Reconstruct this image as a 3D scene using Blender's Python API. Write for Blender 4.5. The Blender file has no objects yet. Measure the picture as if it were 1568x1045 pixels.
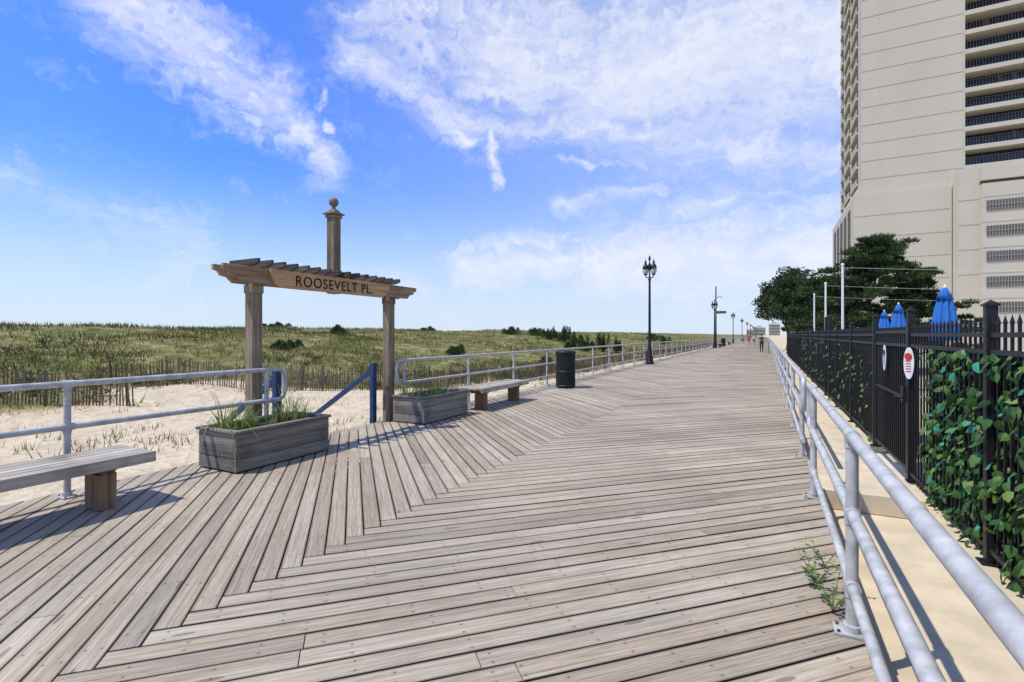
import bpy, math, random
import numpy as np
from mathutils import Vector, Matrix, noise
random.seed(7); rng=np.random.default_rng(7)
S2=math.sqrt(2)
sc=bpy.context.scene
sc.view_settings.view_transform='Standard'
try: sc.view_settings.look='None'
except Exception: pass
sc.view_settings.exposure=0

# ------------------------------------------------------------------ node helpers
class NT:
    def __init__(s,tree): s.t=tree; s.n=tree.nodes; s.l=tree.links
    def new(s,typ,**kw):
        n=s.n.new(typ)
        for k,v in kw.items(): setattr(n,k,v)
        return n
    def put(s,sock,val):
        if isinstance(val,bpy.types.NodeSocket): s.l.new(val,sock)
        elif val is not None: sock.default_value=val
    def math(s,op,a,b=None,c=None,clamp=False):
        n=s.new('ShaderNodeMath',operation=op,use_clamp=clamp)
        s.put(n.inputs[0],a); s.put(n.inputs[1],b); s.put(n.inputs[2],c)
        return n.outputs[0]
    def vmath(s,op,a,b=None,scale=None):
        n=s.new('ShaderNodeVectorMath',operation=op)
        s.put(n.inputs[0],a); s.put(n.inputs[1],b)
        if scale is not None: s.put(n.inputs['Scale'],scale)
        return n
    def noise(s,vec,scale=5,detail=4,rough=.55,dist=0):
        n=s.new('ShaderNodeTexNoise'); s.put(n.inputs['Vector'],vec)
        n.inputs['Scale'].default_value=scale; n.inputs['Detail'].default_value=detail
        n.inputs['Roughness'].default_value=rough; n.inputs['Distortion'].default_value=dist
        return n
    def ramp(s,fac,stops):
        n=s.new('ShaderNodeValToRGB'); s.put(n.inputs[0],fac)
        e=n.color_ramp.elements
        while len(e)<len(stops): e.new(.5)
        for i,(p,c) in enumerate(stops):
            e[i].position=p; e[i].color=(c[0],c[1],c[2],1) if not isinstance(c,(int,float)) else (c,c,c,1)
        return n.outputs[0]
    def mix(s,fac,a,b,mode='MIX'):
        n=s.new('ShaderNodeMix',data_type='RGBA',blend_type=mode)
        s.put(n.inputs[0],fac)
        for i,v in ((6,a),(7,b)):
            if isinstance(v,(tuple,list)): v=(v[0],v[1],v[2],1)
            s.put(n.inputs[i],v)
        return n.outputs[2]
    def maprange(s,v,a,b,c=0,d=1,smooth=False):
        n=s.new('ShaderNodeMapRange'); 
        if smooth: n.interpolation_type='SMOOTHSTEP'
        s.put(n.inputs[0],v)
        for i,x in enumerate((a,b,c,d)): n.inputs[i+1].default_value=x
        return n.outputs[0]
    def mapping(s,vec,scale=(1,1,1),loc=(0,0,0),rot=(0,0,0)):
        n=s.new('ShaderNodeMapping'); s.put(n.inputs[0],vec)
        n.inputs['Scale'].default_value=scale; n.inputs['Location'].default_value=loc; n.inputs['Rotation'].default_value=rot
        return n.outputs[0]

def newmat(name,rough=.8,metal=0,spec=.3):
    m=bpy.data.materials.new(name); m.use_nodes=True
    nt=NT(m.node_tree); b=nt.n['Principled BSDF']
    b.inputs['Roughness'].default_value=rough; b.inputs['Metallic'].default_value=metal
    b.inputs['Specular IOR Level'].default_value=spec
    return m,nt,b
def bump(nt,b,h,strength=.3,dist=.01):
    n=nt.new('ShaderNodeBump'); n.inputs['Strength'].default_value=strength; n.inputs['Distance'].default_value=dist
    nt.put(n.inputs['Height'],h); nt.l.new(n.outputs[0],b.inputs['Normal'])
def simple(name,col,rough=.7,metal=0,var=.25,scale=6,spec=.3,bs=0.1,col2=None):
    m,nt,b=newmat(name,rough,metal,spec)
    co=nt.new('ShaderNodeTexCoord').outputs['Object']
    n=nt.noise(co,scale,5,.6)
    c2=col2 or tuple(c*(1-var) for c in col)
    nt.l.new(nt.mix(nt.maprange(n.outputs[0],.35,.65),c2,col),b.inputs['Base Color'])
    if bs: bump(nt,b,n.outputs[0],bs,.005)
    return m
def wood(name,c1,c2,axis='Y',rough=.85,stain=(.06,.05,.04),st=.5):
    m,nt,b=newmat(name,rough,0,.2)
    co=nt.new('ShaderNodeTexCoord').outputs['Object']
    s={'X':(1.2,28,28),'Y':(28,1.2,28),'Z':(28,28,1.2)}[axis]
    g=nt.noise(nt.mapping(co,s),1,6,.65,.6).outputs[0]
    l=nt.noise(co,2.3,3,.6).outputs[0]
    rnd=nt.new('ShaderNodeAttribute',attribute_name='rnd').outputs['Fac']
    c=nt.mix(nt.maprange(g,.35,.68),c1,c2)
    c=nt.mix(nt.math('MULTIPLY',nt.maprange(l,.5,.75),st),c,stain)
    c=nt.mix(1,c,nt.ramp(rnd,[(0,.72),(1,1.15)]),'MULTIPLY')
    nt.l.new(c,b.inputs['Base Color']); bump(nt,b,g,.5,.004)
    return m
def leafmat(name,c1,c2,c3=None,rough=.6,trans=.25):
    m,nt,b=newmat(name,rough,0,.25)
    rnd=nt.new('ShaderNodeAttribute',attribute_name='rnd').outputs['Fac']
    c=nt.ramp(rnd,[(0,c1),(.6,c2),(1,c3 or c2)]); nt.l.new(c,b.inputs['Base Color'])
    if trans:
        t=nt.new('ShaderNodeBsdfTranslucent'); nt.l.new(c,t.inputs[0])
        mx=nt.new('ShaderNodeMixShader'); mx.inputs[0].default_value=trans
        nt.l.new(b.outputs[0],mx.inputs[1]); nt.l.new(t.outputs[0],mx.inputs[2])
        nt.l.new(mx.outputs[0],nt.n['Material Output'].inputs[0])
    return m

# ------------------------------------------------------------------ mesh builder
class MB:
    def __init__(s): s.v=[]; s.f=[]; s.m=[]; s.r=[]; s.mats=[]; s.sm=[]
    def mi(s,mat):
        if mat not in s.mats: s.mats.append(mat)
        return s.mats.index(mat)
    def add(s,vs,fs,mat,rnd=None,smooth=False):
        o=len(s.v); s.v.extend([tuple(map(float,p)) for p in vs]); i=s.mi(mat)
        r=random.random() if rnd is None else rnd
        for f in fs: s.f.append([o+k for k in f]); s.m.append(i); s.r.append(r); s.sm.append(smooth)
    def bulk(s,V,F,mat,R):
        o=len(s.v); s.v.extend(V.tolist()); s.f.extend((F+o).tolist()); i=s.mi(mat)
        s.m.extend([i]*len(F)); s.r.extend(R.tolist()); s.sm.extend([False]*len(F))
    def box(s,x0,x1,y0,y1,z0,z1,mat,rnd=None,M=None):
        vs=[(x,y,z) for z in (z0,z1) for y in (y0,y1) for x in (x0,x1)]
        if M is not None: vs=[M@Vector(p) for p in vs]
        s.add(vs,[(0,2,3,1),(4,5,7,6),(0,1,5,4),(2,6,7,3),(0,4,6,2),(1,3,7,5)],mat,rnd)
    def tube(s,pts,r,mat,n=10,cap=True,rnd=None):
        pts=[Vector(p) for p in pts]; rs=r if isinstance(r,(list,tuple)) else [r]*len(pts)
        vs=[];fs=[]; prev=None
        for i,p in enumerate(pts):
            d=(pts[min(i+1,len(pts)-1)]-pts[max(i-1,0)]).normalized()
            if prev is None:
                a=Vector((0,0,1)) if abs(d.z)<.9 else Vector((1,0,0)); u=d.cross(a).normalized()
            else:
                u=prev-d*prev.dot(d)
                u=u.normalized() if u.length>1e-6 else d.orthogonal().normalized()
            prev=u; w=d.cross(u)
            for k in range(n):
                t=2*math.pi*k/n; vs.append(p+(u*math.cos(t)+w*math.sin(t))*rs[i])
        for i in range(len(pts)-1):
            for k in range(n):
                a=i*n+k;b=i*n+(k+1)%n; fs.append((a,b,b+n,a+n))
        s.add(vs,fs,mat,rnd,True)
        if cap:
            s.add(vs[:n],[tuple(range(n))[::-1]],mat,rnd); s.add(vs[-n:],[tuple(range(n))],mat,rnd)
    def lathe(s,c,prof,mat,n=16,fold=0,nf=8,smooth=True):
        vs=[];fs=[]
        for (r,z) in prof:
            for k in range(n):
                t=2*math.pi*k/n; rr=r*(1+fold*math.cos(nf*t)); vs.append((c[0]+rr*math.cos(t),c[1]+rr*math.sin(t),c[2]+z))
        for i in range(len(prof)-1):
            for k in range(n):
                a=i*n+k;b=i*n+(k+1)%n; fs.append((a,b,b+n,a+n))
        s.add(vs,fs,mat,None,smooth)
    def prism(s,poly,axis,a0,a1,mat,rnd=None):
        n=len(poly)
        def P(p,a): return (a,p[0],p[1]) if axis=='X' else (p[0],a,p[1])
        vs=[P(p,a0) for p in poly]+[P(p,a1) for p in poly]
        fs=[tuple(range(n)),tuple(range(2*n-1,n-1,-1))]+[(i,i+n,(i+1)%n+n,(i+1)%n) for i in range(n)]
        s.add(vs,fs,mat,rnd)
    def build(s,name,loc=(0,0,0),bevel=0,fixn=True):
        me=bpy.data.meshes.new(name)
        V=np.array(s.v,dtype=float)-np.array(loc)
        me.from_pydata(V.tolist(),[],s.f)
        for m in s.mats: me.materials.append(m)
        me.polygons.foreach_set('material_index',s.m); me.polygons.foreach_set('use_smooth',s.sm)
        at=me.attributes.new('rnd','FLOAT','FACE'); at.data.foreach_set('value',s.r)
        if fixn and len(s.f)<60000:
            import bmesh
            bm=bmesh.new(); bm.from_mesh(me); bmesh.ops.recalc_face_normals(bm,faces=bm.faces); bm.to_mesh(me); bm.free()
        me.update()
        ob=bpy.data.objects.new(name,me); sc.collection.objects.link(ob); ob.location=loc
        if bevel:
            b=ob.modifiers.new('bevel','BEVEL'); b.width=bevel; b.segments=2; b.limit_method='ANGLE'; b.angle_limit=math.radians(50)
        return ob

# ------------------------------------------------------------------ materials
M_metal=simple('galvanised_steel',(.55,.55,.53),.42,.15,.38,9,.45,.05)
M_black=simple('black_metal',(.010,.010,.011),.5,0,.3,8,.35,.02)
M_dgreen=simple('dark_green_metal',(.010,.018,.015),.5,0,.3,8,.4,.02)
M_post=wood('weathered_post',(.13,.10,.065),(.33,.265,.18),'Z')
M_beam=wood('weathered_beam',(.22,.145,.085),(.47,.33,.20),'Y')
M_sign=wood('sign_board_wood',(.34,.20,.095),(.60,.40,.21),'Y',st=.25)
M_raft=wood('rafter_wood',(.05,.042,.035),(.15,.128,.105),'X')
M_plant=wood('planter_wood',(.15,.135,.11),(.36,.325,.265),'Y')
M_plantx=wood('planter_wood_end',(.12,.107,.09),(.30,.27,.225),'X')
M_bench=wood('bench_wood',(.27,.24,.195),(.50,.455,.38),'Y')
M_bleg=wood('bench_leg_wood',(.15,.095,.05),(.34,.24,.14),'Z')
M_blue=simple('blue_paint',(.015,.05,.14),.5,0,.4,9,.4,.05)
M_letter=simple('burnt_lettering',(.04,.02,.01),.8)
M_soil=simple('soil',(.05,.035,.022),.95,0,.4,30)
M_conc=simple('concrete',(.60,.505,.355),.9,0,.22,3,.2,.15)
M_cream=simple('cream_precast',(.53,.49,.385),.85,0,.08,.12,.2,0)
M_cream2=simple('cream_trim',(.44,.405,.315),.85,0,.08,.2,.2,0)
M_white=simple('white_paint',(.72,.72,.7),.5,0,.1,5)
M_glass,ntg,bg=newmat('dark_window_glass',.12,0,.5); bg.inputs['Base Color'].default_value=(.014,.018,.026,1)
M_brown=simple('balcony_brown',(.13,.10,.075),.8)
M_dark=simple('balcony_recess',(.022,.024,.028),.8)
M_rail=simple('balcony_rail',(.055,.06,.07),.6)
M_louv=simple('garage_louvre',(.12,.125,.12),.7)
M_umb=simple('blue_canvas',(.03,.18,.56),.8,0,.35,4)
M_lamp,ntl,bl=newmat('lamp_glass',.25,0,.5); bl.inputs['Base Color'].default_value=(.5,.5,.46,1)
M_green=simple('green_sign',(.01,.16,.08),.5)
M_red=simple('red_print',(.55,.05,.03),.5)
M_mesh=simple('dark_mesh_and_shade',(.007,.008,.008),.9)  # gate mesh, also the dark sheets imitating shade behind the leaves
M_slat=wood('dune_fence_slat',(.09,.06,.045),(.21,.155,.11),'Z')
M_wire=simple('fence_wire',(.1,.1,.1),.6)
M_bark=simple('pine_bark',(.15,.11,.08),.95,0,.5,12,.1,.5)
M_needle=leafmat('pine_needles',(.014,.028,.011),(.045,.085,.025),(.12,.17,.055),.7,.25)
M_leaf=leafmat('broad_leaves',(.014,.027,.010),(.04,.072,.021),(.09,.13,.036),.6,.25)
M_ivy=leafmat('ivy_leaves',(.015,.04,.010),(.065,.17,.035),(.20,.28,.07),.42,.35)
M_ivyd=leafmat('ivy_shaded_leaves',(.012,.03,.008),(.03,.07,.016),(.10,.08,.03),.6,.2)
M_ivyt=leafmat('ivy_teal',(.04,.22,.14),(.06,.33,.22),(.06,.33,.22),.45,.25)
M_pgrass=leafmat('planter_grass_leaf',(.08,.15,.025),(.18,.29,.05),(.48,.42,.16),.55,.4)
M_dgrass=leafmat('dune_grass_blade',(.085,.085,.030),(.185,.200,.055),(.34,.31,.12),.8,.35)
M_scrub=leafmat('dry_scrub',(.07,.055,.03),(.13,.115,.06),(.23,.19,.11),.8,.3)
M_shrub=leafmat('shrub_leaf',(.025,.048,.016),(.06,.10,.03),(.11,.15,.045),.7,.25)
M_rubber=simple('rubber',(.02,.02,.02),.7)

def deckmat():
    m,nt,b=newmat('boardwalk_planks',.78,0,.14)
    uv=nt.new('ShaderNodeUVMap').outputs[0]; sx=nt.new('ShaderNodeSeparateXYZ'); nt.l.new(uv,sx.inputs[0])
    U,V=sx.outputs[0],sx.outputs[1]
    rnd=nt.new('ShaderNodeAttribute',attribute_name='rnd').outputs['Fac']
    cb=nt.new('ShaderNodeCombineXYZ'); nt.put(cb.inputs[0],U); nt.put(cb.inputs[1],nt.math('MULTIPLY',V,.14)); nt.put(cb.inputs[2],nt.math('MULTIPLY',rnd,60))
    g=nt.noise(nt.mapping(cb.outputs[0],(1.3,70,1)),1,5,.62,1.3).outputs[0]
    fine=nt.noise(nt.mapping(cb.outputs[0],(9,260,1)),1,2,.6).outputs[0]
    w=nt.noise(nt.mapping(cb.outputs[0],(.7,6,1)),1,3,.6).outputs[0]
    gray=nt.ramp(g,[(.3,(.245,.205,.150)),(.5,(.380,.328,.252)),(.72,(.515,.458,.370))])
    brown=nt.ramp(g,[(.3,(.205,.150,.098)),(.5,(.345,.268,.188)),(.72,(.475,.390,.288))])
    r2=nt.math('FRACT',nt.math('MULTIPLY',rnd,7.31))
    c=nt.mix(nt.math('ADD',nt.math('MULTIPLY',r2,.62),nt.math('MULTIPLY',nt.math('SUBTRACT',w,.5),1.4),clamp=True),gray,brown)
    c=nt.mix(1,c,nt.ramp(rnd,[(0,.74),(.2,.93),(.8,1.02),(1,1.17)]),'MULTIPLY')
    c=nt.mix(.5,c,nt.ramp(fine,[(.3,.6),(.7,1.25)]),'MULTIPLY')
    e=nt.math('ABSOLUTE',nt.math('SUBTRACT',V,.5))
    c=nt.mix(nt.math('MULTIPLY',nt.maprange(e,.40,.5),.65),c,(.07,.05,.034))
    geo=nt.new('ShaderNodeNewGeometry').outputs['Position']
    big=nt.noise(geo,.55,4,.6).outputs[0]
    c=nt.mix(1,c,nt.ramp(big,[(.35,.84),(.65,1.1)]),'MULTIPLY')
    du=nt.math('MULTIPLY',nt.math('SUBTRACT',nt.math('FRACT',nt.math('ADD',nt.math('DIVIDE',U,.58),nt.math('MULTIPLY',r2,.12))),.5),.58)
    dv=nt.math('MULTIPLY',nt.math('SUBTRACT',e,.27),.14)
    rr=nt.math('SQRT',nt.math('ADD',nt.math('MULTIPLY',du,du),nt.math('MULTIPLY',dv,dv)))
    halo=nt.maprange(rr,.005,.022,.2,0)
    c=nt.mix(halo,c,(.08,.055,.038))
    c=nt.mix(nt.math('MULTIPLY',nt.math('LESS_THAN',rr,.005),.8),c,(.035,.028,.022))
    vo=nt.new('ShaderNodeTexVoronoi'); nt.put(vo.inputs['Vector'],nt.mapping(cb.outputs[0],(1.1,5,1))); vo.inputs['Scale'].default_value=1.0
    kn=nt.math('LESS_THAN',vo.outputs['Distance'],.075)
    c=nt.mix(nt.math('MULTIPLY',kn,.5),c,(.06,.04,.025))
    nt.l.new(c,b.inputs['Base Color'])
    nt.l.new(nt.maprange(g,.3,.7,.88,.7),b.inputs['Roughness'])
    bump(nt,b,nt.math('SUBTRACT',g,nt.math('MULTIPLY',nt.math('LESS_THAN',rr,.0055),.8)),.5,.003)
    return m
M_deck=deckmat()

# ------------------------------------------------------------------ terrain
def sst(x): x=np.clip(x,0,1); return x*x*(3-2*x)
def nz(x,y,s,o=0.): return noise.noise(Vector((x*s+o,y*s-o,o*.37)))
def gx(y): return np.interp(y,[-40,9.2,10.2,12.6,15.4,18.4,25,27,60],[20.3,19.8,24,22.3,17.6,13.2,10.9,10.5,10])
def height(x,y):
    if x>0.45: return -.30
    if x>-7.5: return -.85
    st=float(np.interp(y,[0,20,50],[19,17,12]))
    z=-.85+3.0*float(sst((-x-st)/30))
    k=float(sst((-x-10)/14))
    z+=k*(.62*nz(x,y,.07,3)+.30*nz(x,y,.2,9))
    z+=.05*nz(x,y,.5,1)+.05*nz(x,y,1.7,4)
    if x<-95: z-= float(sst((-x-95)/60))*4.0
    return z
def veg(x,y):
    g=float(gx(y))
    return float(np.clip((-x-g)/3+.9*nz(x,y,.16,5)+.5*nz(x,y,.6,2),0,1))
xs=np.concatenate([[-3000,-1200,-500,-250],np.arange(-160,-60,2.5),np.arange(-60,-6.4,.4),[-6.2,-3,0,.4,.5,2,8,30,90,250,800,3000]])
ys=np.concatenate([[-3000,-500,-120,-40,-20],np.arange(-8,40,.4),np.arange(40,130,1.5),np.arange(130,420,8),[600,1200,3000,6000]])
V=[];vg=[]
for y in ys:
    for x in xs:
        V.append((x,y,height(x,y))); vg.append(veg(x,y) if x<-7 else 0)
nx=len(xs); F=[(j*nx+i,j*nx+i+1,(j+1)*nx+i+1,(j+1)*nx+i) for j in range(len(ys)-1) for i in range(nx-1)]
me=bpy.data.meshes.new('sand_ground'); me.from_pydata(V,[],F)
a=me.attributes.new('veg','FLOAT','POINT'); a.data.foreach_set('value',vg)
me.polygons.foreach_set('use_smooth',[True]*len(F))
m,nt,b=newmat('dune_sand',.95,0,.1)
co=nt.new('ShaderNodeTexCoord').outputs['Object']
n1=nt.noise(co,1.2,5,.65).outputs[0]; n2=nt.noise(co,7,4,.6).outputs[0]; n3=nt.noise(co,.35,4,.6).outputs[0]
sand=nt.ramp(n1,[(.3,(.46,.375,.255)),(.7,(.61,.515,.375))])
sand=nt.mix(nt.math('MULTIPLY',nt.maprange(n2,.48,.68),.5),sand,(.33,.255,.165))
gr=nt.ramp(nt.noise(co,.9,5,.7).outputs[0],[(.3,(.095,.078,.034)),(.5,(.145,.145,.045)),(.7,(.33,.27,.15))])
vv=nt.new('ShaderNodeAttribute',attribute_name='veg').outputs['Fac']
f=nt.maprange(nt.math('ADD',vv,nt.math('MULTIPLY',nt.math('SUBTRACT',n3,.5),.9)),.15,.75)
nt.l.new(nt.mix(f,sand,gr),b.inputs['Base Color'])
vf=nt.new('ShaderNodeTexVoronoi'); nt.put(vf.inputs['Vector'],co); vf.inputs['Scale'].default_value=3.2
bump(nt,b,nt.math('ADD',nt.math('ADD',n1,nt.math('MULTIPLY',n2,.45)),nt.math('MULTIPLY',vf.outputs['Distance'],.5)),1.,.12)
me.materials.append(m)
ob=bpy.data.objects.new('sand_ground',me); sc.collection.objects.link(ob)

def blades(n_cl,per,rmin,rmax,test,hs,name,mat,ws=1.,spread=.16):
    Vs=[];Rs=[]
    lr=math.log(rmax/rmin)
    for _ in range(n_cl):
        r=rmin*math.exp(random.random()*lr); th=math.radians(random.uniform(-88,-3))
        x=r*math.sin(th); y=r*math.cos(th)
        p=test(x,y)
        if random.random()>p: continue
        z=height(x,y); pr=.45+.85*nz(x,y,.11,7)+.45*nz(x,y,.5,8)
        hh=hs*random.uniform(.6,1.3); sp=spread*(1+r*.02)
        for k in range(per):
            bx=x+random.gauss(0,sp); by=y+random.gauss(0,sp); w=(.007+.0006*r)*ws
            an=random.uniform(0,6.283); l=random.gauss(0,.38); l2=random.gauss(0,.38); h=hh*random.uniform(.5,1.1)
            dx=math.cos(an)*w; dy=math.sin(an)*w
            Vs+=[(bx-dx,by-dy,z-.05),(bx+dx,by+dy,z-.05),(bx+(l+.12)*h,by+l2*h,z+h)]
            Rs.append(min(1,max(0,pr+random.gauss(0,.2))))
    mb=MB(); Vn=np.array(Vs); Fn=np.arange(len(Vs)).reshape(-1,3)
    mb.bulk(Vn,Fn,mat,np.array(Rs)); return mb.build(name)
blades(36000,6,13,230,lambda x,y:((veg(x,y)*np.clip(.6+1.3*nz(x,y,.22,4),.1,1)) if x<-9 else 0),.33,'dune_grass',M_dgrass)
def sparse(x,y):
    if x>-8.2 or veg(x,y)>.5: return 0
    return max(0,nz(x,y,.35,6)*1.6+.12)*.7
blades(7500,6,6.5,45,sparse,.22,'beach_grass',M_dgrass,.8,.1)

# ------------------------------------------------------------------ boardwalk
XS,XL,XR,W,G=-2.9,-6.45,.50,.1425,.0055
def planks():
    V=[];F=[];UV=[];R=[]
    def seg(kind,k,s0,s1,z,rn):
        c0,c1=k*W+G,(k+1)*W-G
        pts=[(s0[0],c0),(s1[0],c0),(s1[1],c1),(s0[1],c1)]
        o=len(V); tz=random.gauss(0,.0008)
        for zz in (z,z-.045):
            for i,(al,ac) in enumerate(pts):
                if kind=='R': a_,b_=al,ac
                else: a_,b_=ac,al
                V.append((XS+(a_-b_)/S2,(a_+b_)/S2,zz+(tz if i<2 else -tz)))
        q=[(0,1,2,3),(7,6,5,4),(0,4,5,1),(1,5,6,2),(2,6,7,3),(3,7,4,0)]
        off=rn*37
        for f in q:
            F.append([o+i for i in f]); R.append(rn)
            for i in f:
                j=i%4; UV.extend((pts[j][0]+off,0. if j<2 else 1.))
    Lr=S2*(XR-XS); Ll=S2*(XS-XL)
    for k in range(-45,1900):
        for kind,L in (('R',Lr),('L',Ll)):
            c0,c1=k*W+G,(k+1)*W-G
            st=(k*W+G) if kind=='R' else ((k+1)*W+G)
            e=(c0+L,c1+L)
            z=random.gauss(0,.0012)
            rn=random.random()
            if random.random()<.38 and k<700:
                j=st+random.uniform(.8,L-.9)
                seg(kind,k,(st,st),(j-.003,j-.003),z,rn)
                seg(kind,k,(j+.003,j+.003),e,z+random.gauss(0,.001),random.random())
            else: seg(kind,k,(st,st),e,z,rn)
    me=bpy.data.meshes.new('boardwalk'); me.from_pydata(V,[],F)
    u=me.uv_layers.new(name='UVMap'); u.data.foreach_set('uv',UV)
    a=me.attributes.new('rnd','FLOAT','FACE'); a.data.foreach_set('value',R)
    me.materials.append(M_deck)
    import bmesh
    bm=bmesh.new(); bm.from_mesh(me); bmesh.ops.recalc_face_normals(bm,faces=bm.faces); bm.to_mesh(me); bm.free()
    ob=bpy.data.objects.new('boardwalk',me); sc.collection.objects.link(ob); return ob
deck=planks()
mb=MB()
for x in (XL+.06,-4.6,-2.9,-1.2,XR-.06): mb.box(x-.05,x+.05,-8,370,-.30,-.052,M_post)
for i in range(60):
    y=-6+i*3.2
    for x in (XL+.15,XR-.2): mb.box(x-.12,x+.12,y-.12,y+.12,-.9,-.305,M_post)
fr=mb.build('boardwalk_framing'); fr.parent=deck

# ------------------------------------------------------------------ railings
def railing(name,x,y0,y1,posts,levels,r=.03,loop0=True,loop1=True):
    mb=MB()
    top=levels[0]; mid=levels[1]
    def arc(yc,sgn):
        rr=(top-mid)/2; q=min(rr,.11); P=[]
        for i in range(7):
            t=math.pi/2*i/6; P.append((x,yc+sgn*(math.sin(t)*q),top-q+math.cos(t)*q))
        for i in range(7):
            t=math.pi/2*i/6; P.append((x,yc+sgn*(math.cos(t)*q),mid+q-math.sin(t)*q))
        return P
    n=max(2,int((y1-y0)/2)+1)
    line=[(x,y0+(y1-y0)*i/(n-1)) for i in range(n)]
    pts=[(p[0],p[1],top) for p in line]
    if loop1: pts=pts[:-1]+arc(y1,1)
    low=[(p[0],p[1],mid) for p in line]
    path=pts+low[::-1][1:] if loop1 else pts
    mb.tube(path,r,M_metal,14)
    if not loop1: mb.tube(low,r*.9,M_metal,12)
    if loop0: mb.tube(arc(y0,-1),r*1.001,M_metal,14)
    for z in levels[2:]: mb.tube([(p[0],p[1],z) for p in line],r*.85,M_metal,12)
    for y in posts:
        mb.tube([(x,y,0.012),(x,y,top-.01)],r*.98,M_metal,14)
        mb.box(x-.085,x+.085,y-.06,y+.06,.003,.014,M_metal)
        mb.tube([(x,y,.014),(x,y,.05)],r*1.35,M_metal,14)
        for z in levels:
            mb.tube([(x,y-.055,z),(x,y+.055,z)],r*1.18,M_metal,14)
            mb.tube([(x,y,z-.06),(x,y,z-.005)],r*1.16,M_metal,14)
        for sx in (-.065,.065):
            for sy in (-.04,.04): mb.tube([(x+sx,y+sy,.014),(x+sx,y+sy,.024)],.009,M_rail,6)
    return mb.build(name,(x,y0,0))
railing('metal_railing',.41,-1.2,6.15,[-1.0,.72,3.24,5.77],[1.07,.655,.26],.031,False,True)
railing('metal_railing',.41,7.35,150,[7.6+2.5*i for i in range(57)],[1.07,.655,.26],.031,True,False)
railing('metal_railing',-6.22,-4.5,4.78,[-2.3,.05,2.38,4.6],[1.13,.70],.031,False,True)
railing('metal_railing',-6.22,7.45,200,[7.55+2.33*i for i in range(83)],[1.13,.70,.3],.031,True,False)

# ------------------------------------------------------------------ pergola sign
def pergola():
    mb=MB(); X=-6.38; hp=.078
    for y in (4.52,7.30):
        mb.box(X-hp,X+hp,y-hp,y+hp,-.85,2.56,M_post)
        mb.box(X-hp-.012,X+hp+.012,y-hp-.012,y+hp+.012,2.20,2.31,M_post)
    def beam(x0,x1,z0,z1,y0,y1):
        poly=[(y0,z1),(y0,z1-.07),(y0+.07,z1-.09),(y0+.10,z1-.14),(y0+.2,z1-.16),(y0+.27,z0),(y1-.27,z0),(y1-.2,z1-.16),(y1-.10,z1-.14),(y1-.07,z1-.09),(y1,z1-.07),(y1,z1)]
        mb.prism(poly,'X',x0,x1,M_beam)
    beam(X+hp+.003,X+hp+.053,2.325,2.555,4.0,7.97)
    beam(X-hp-.053,X-hp-.003,2.325,2.555,4.0,7.97)
    sx=X+hp+.056
    sg=[(4.66,2.552),(4.66,2.48),(4.73,2.35),(4.83,2.305),(6.95,2.305),(7.05,2.35),(7.12,2.48),(7.12,2.552)]
    mb.prism(sg,'X',sx,sx+.045,M_sign)
    for i in range(15):
        y=4.38+i*.205
        z0,z1=2.56,2.655
        poly=[(X-.30,z1),(X-.30,z1-.05),(X-.22,z0),(X+.19,z0),(X+.31,z1-.06),(X+.31,z1)]
        mb.prism(poly,'Y',y-.02,y+.02,M_raft)
    y=5.96
    mb.box(X-hp,X+hp,y-hp,y+hp,2.30,3.60,M_post)
    mb.box(X-hp-.018,X+hp+.018,y-hp-.018,y+hp+.018,3.55,3.59,M_post)
    mb.box(X-.125,X+.125,y-.125,y+.125,3.602,3.63,M_post)
    mb.add([(X-.10,y-.10,3.632),(X+.10,y-.10,3.632),(X+.10,y+.10,3.632),(X-.10,y+.10,3.632),(X-.035,y-.035,3.70),(X+.035,y-.035,3.70),(X+.035,y+.035,3.70),(X-.035,y+.035,3.70)],
           [(0,1,5,4),(1,2,6,5),(2,3,7,6),(3,0,4,7),(4,5,6,7)],M_post)
    mb.lathe((X,y,3.70),[(.035,0),(.028,.03)]+[(max(.001,.078*math.sin(math.pi*(k+1)/13)),.115-.078*math.cos(math.pi*(k+1)/13)) for k in range(12)],M_post,18)
    ob=mb.build('wooden_pergola_sign',(X,5.8,0),.005)
    cu=bpy.data.curves.new('lettering','FONT'); cu.body='ROOSEVELT PL.'; cu.size=.22; cu.extrude=.003; cu.space_character=1.14; cu.align_x='CENTER'; cu.align_y='CENTER'; cu.offset=.0012
    t=bpy.data.objects.new('lettering',cu); sc.collection.objects.link(t)
    t.rotation_euler=(math.pi/2,0,math.pi/2); cu.materials.append(M_letter)
    t.parent=ob; t.location=(sx-X+.048,5.87-5.8,2.412)
    bpy.context.view_layer.update()
    wdt=t.dimensions.x; t.scale=(1.60/max(wdt,.1),1,1)
pergola()

mb=MB()
for i in range(5):
    x=-6.50-.32*i; z=-.17*(i+1)
    mb.box(x-.30,x,5.05,6.98,z-.045,z,M_bench)
for y in (4.98,7.02):
    mb.prism([(-6.46,1.05),(-6.46,.95),(-8.15,-.10),(-8.15,.0)],'Y',y-.03,y+.03,M_blue)
    mb.prism([(-6.46,.0),(-6.46,-.25),(-8.2,-1.1),(-8.2,-.85)],'Y',y-.025,y+.025,M_blue)
    mb.box(-6.55,-6.462,y-.045,y+.045,-.85,1.10,M_blue); mb.box(-8.2,-8.11,y-.045,y+.045,-1.0,.06,M_blue)
mb.build('beach_access_stairs',(-7,6,0),.004)

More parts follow.
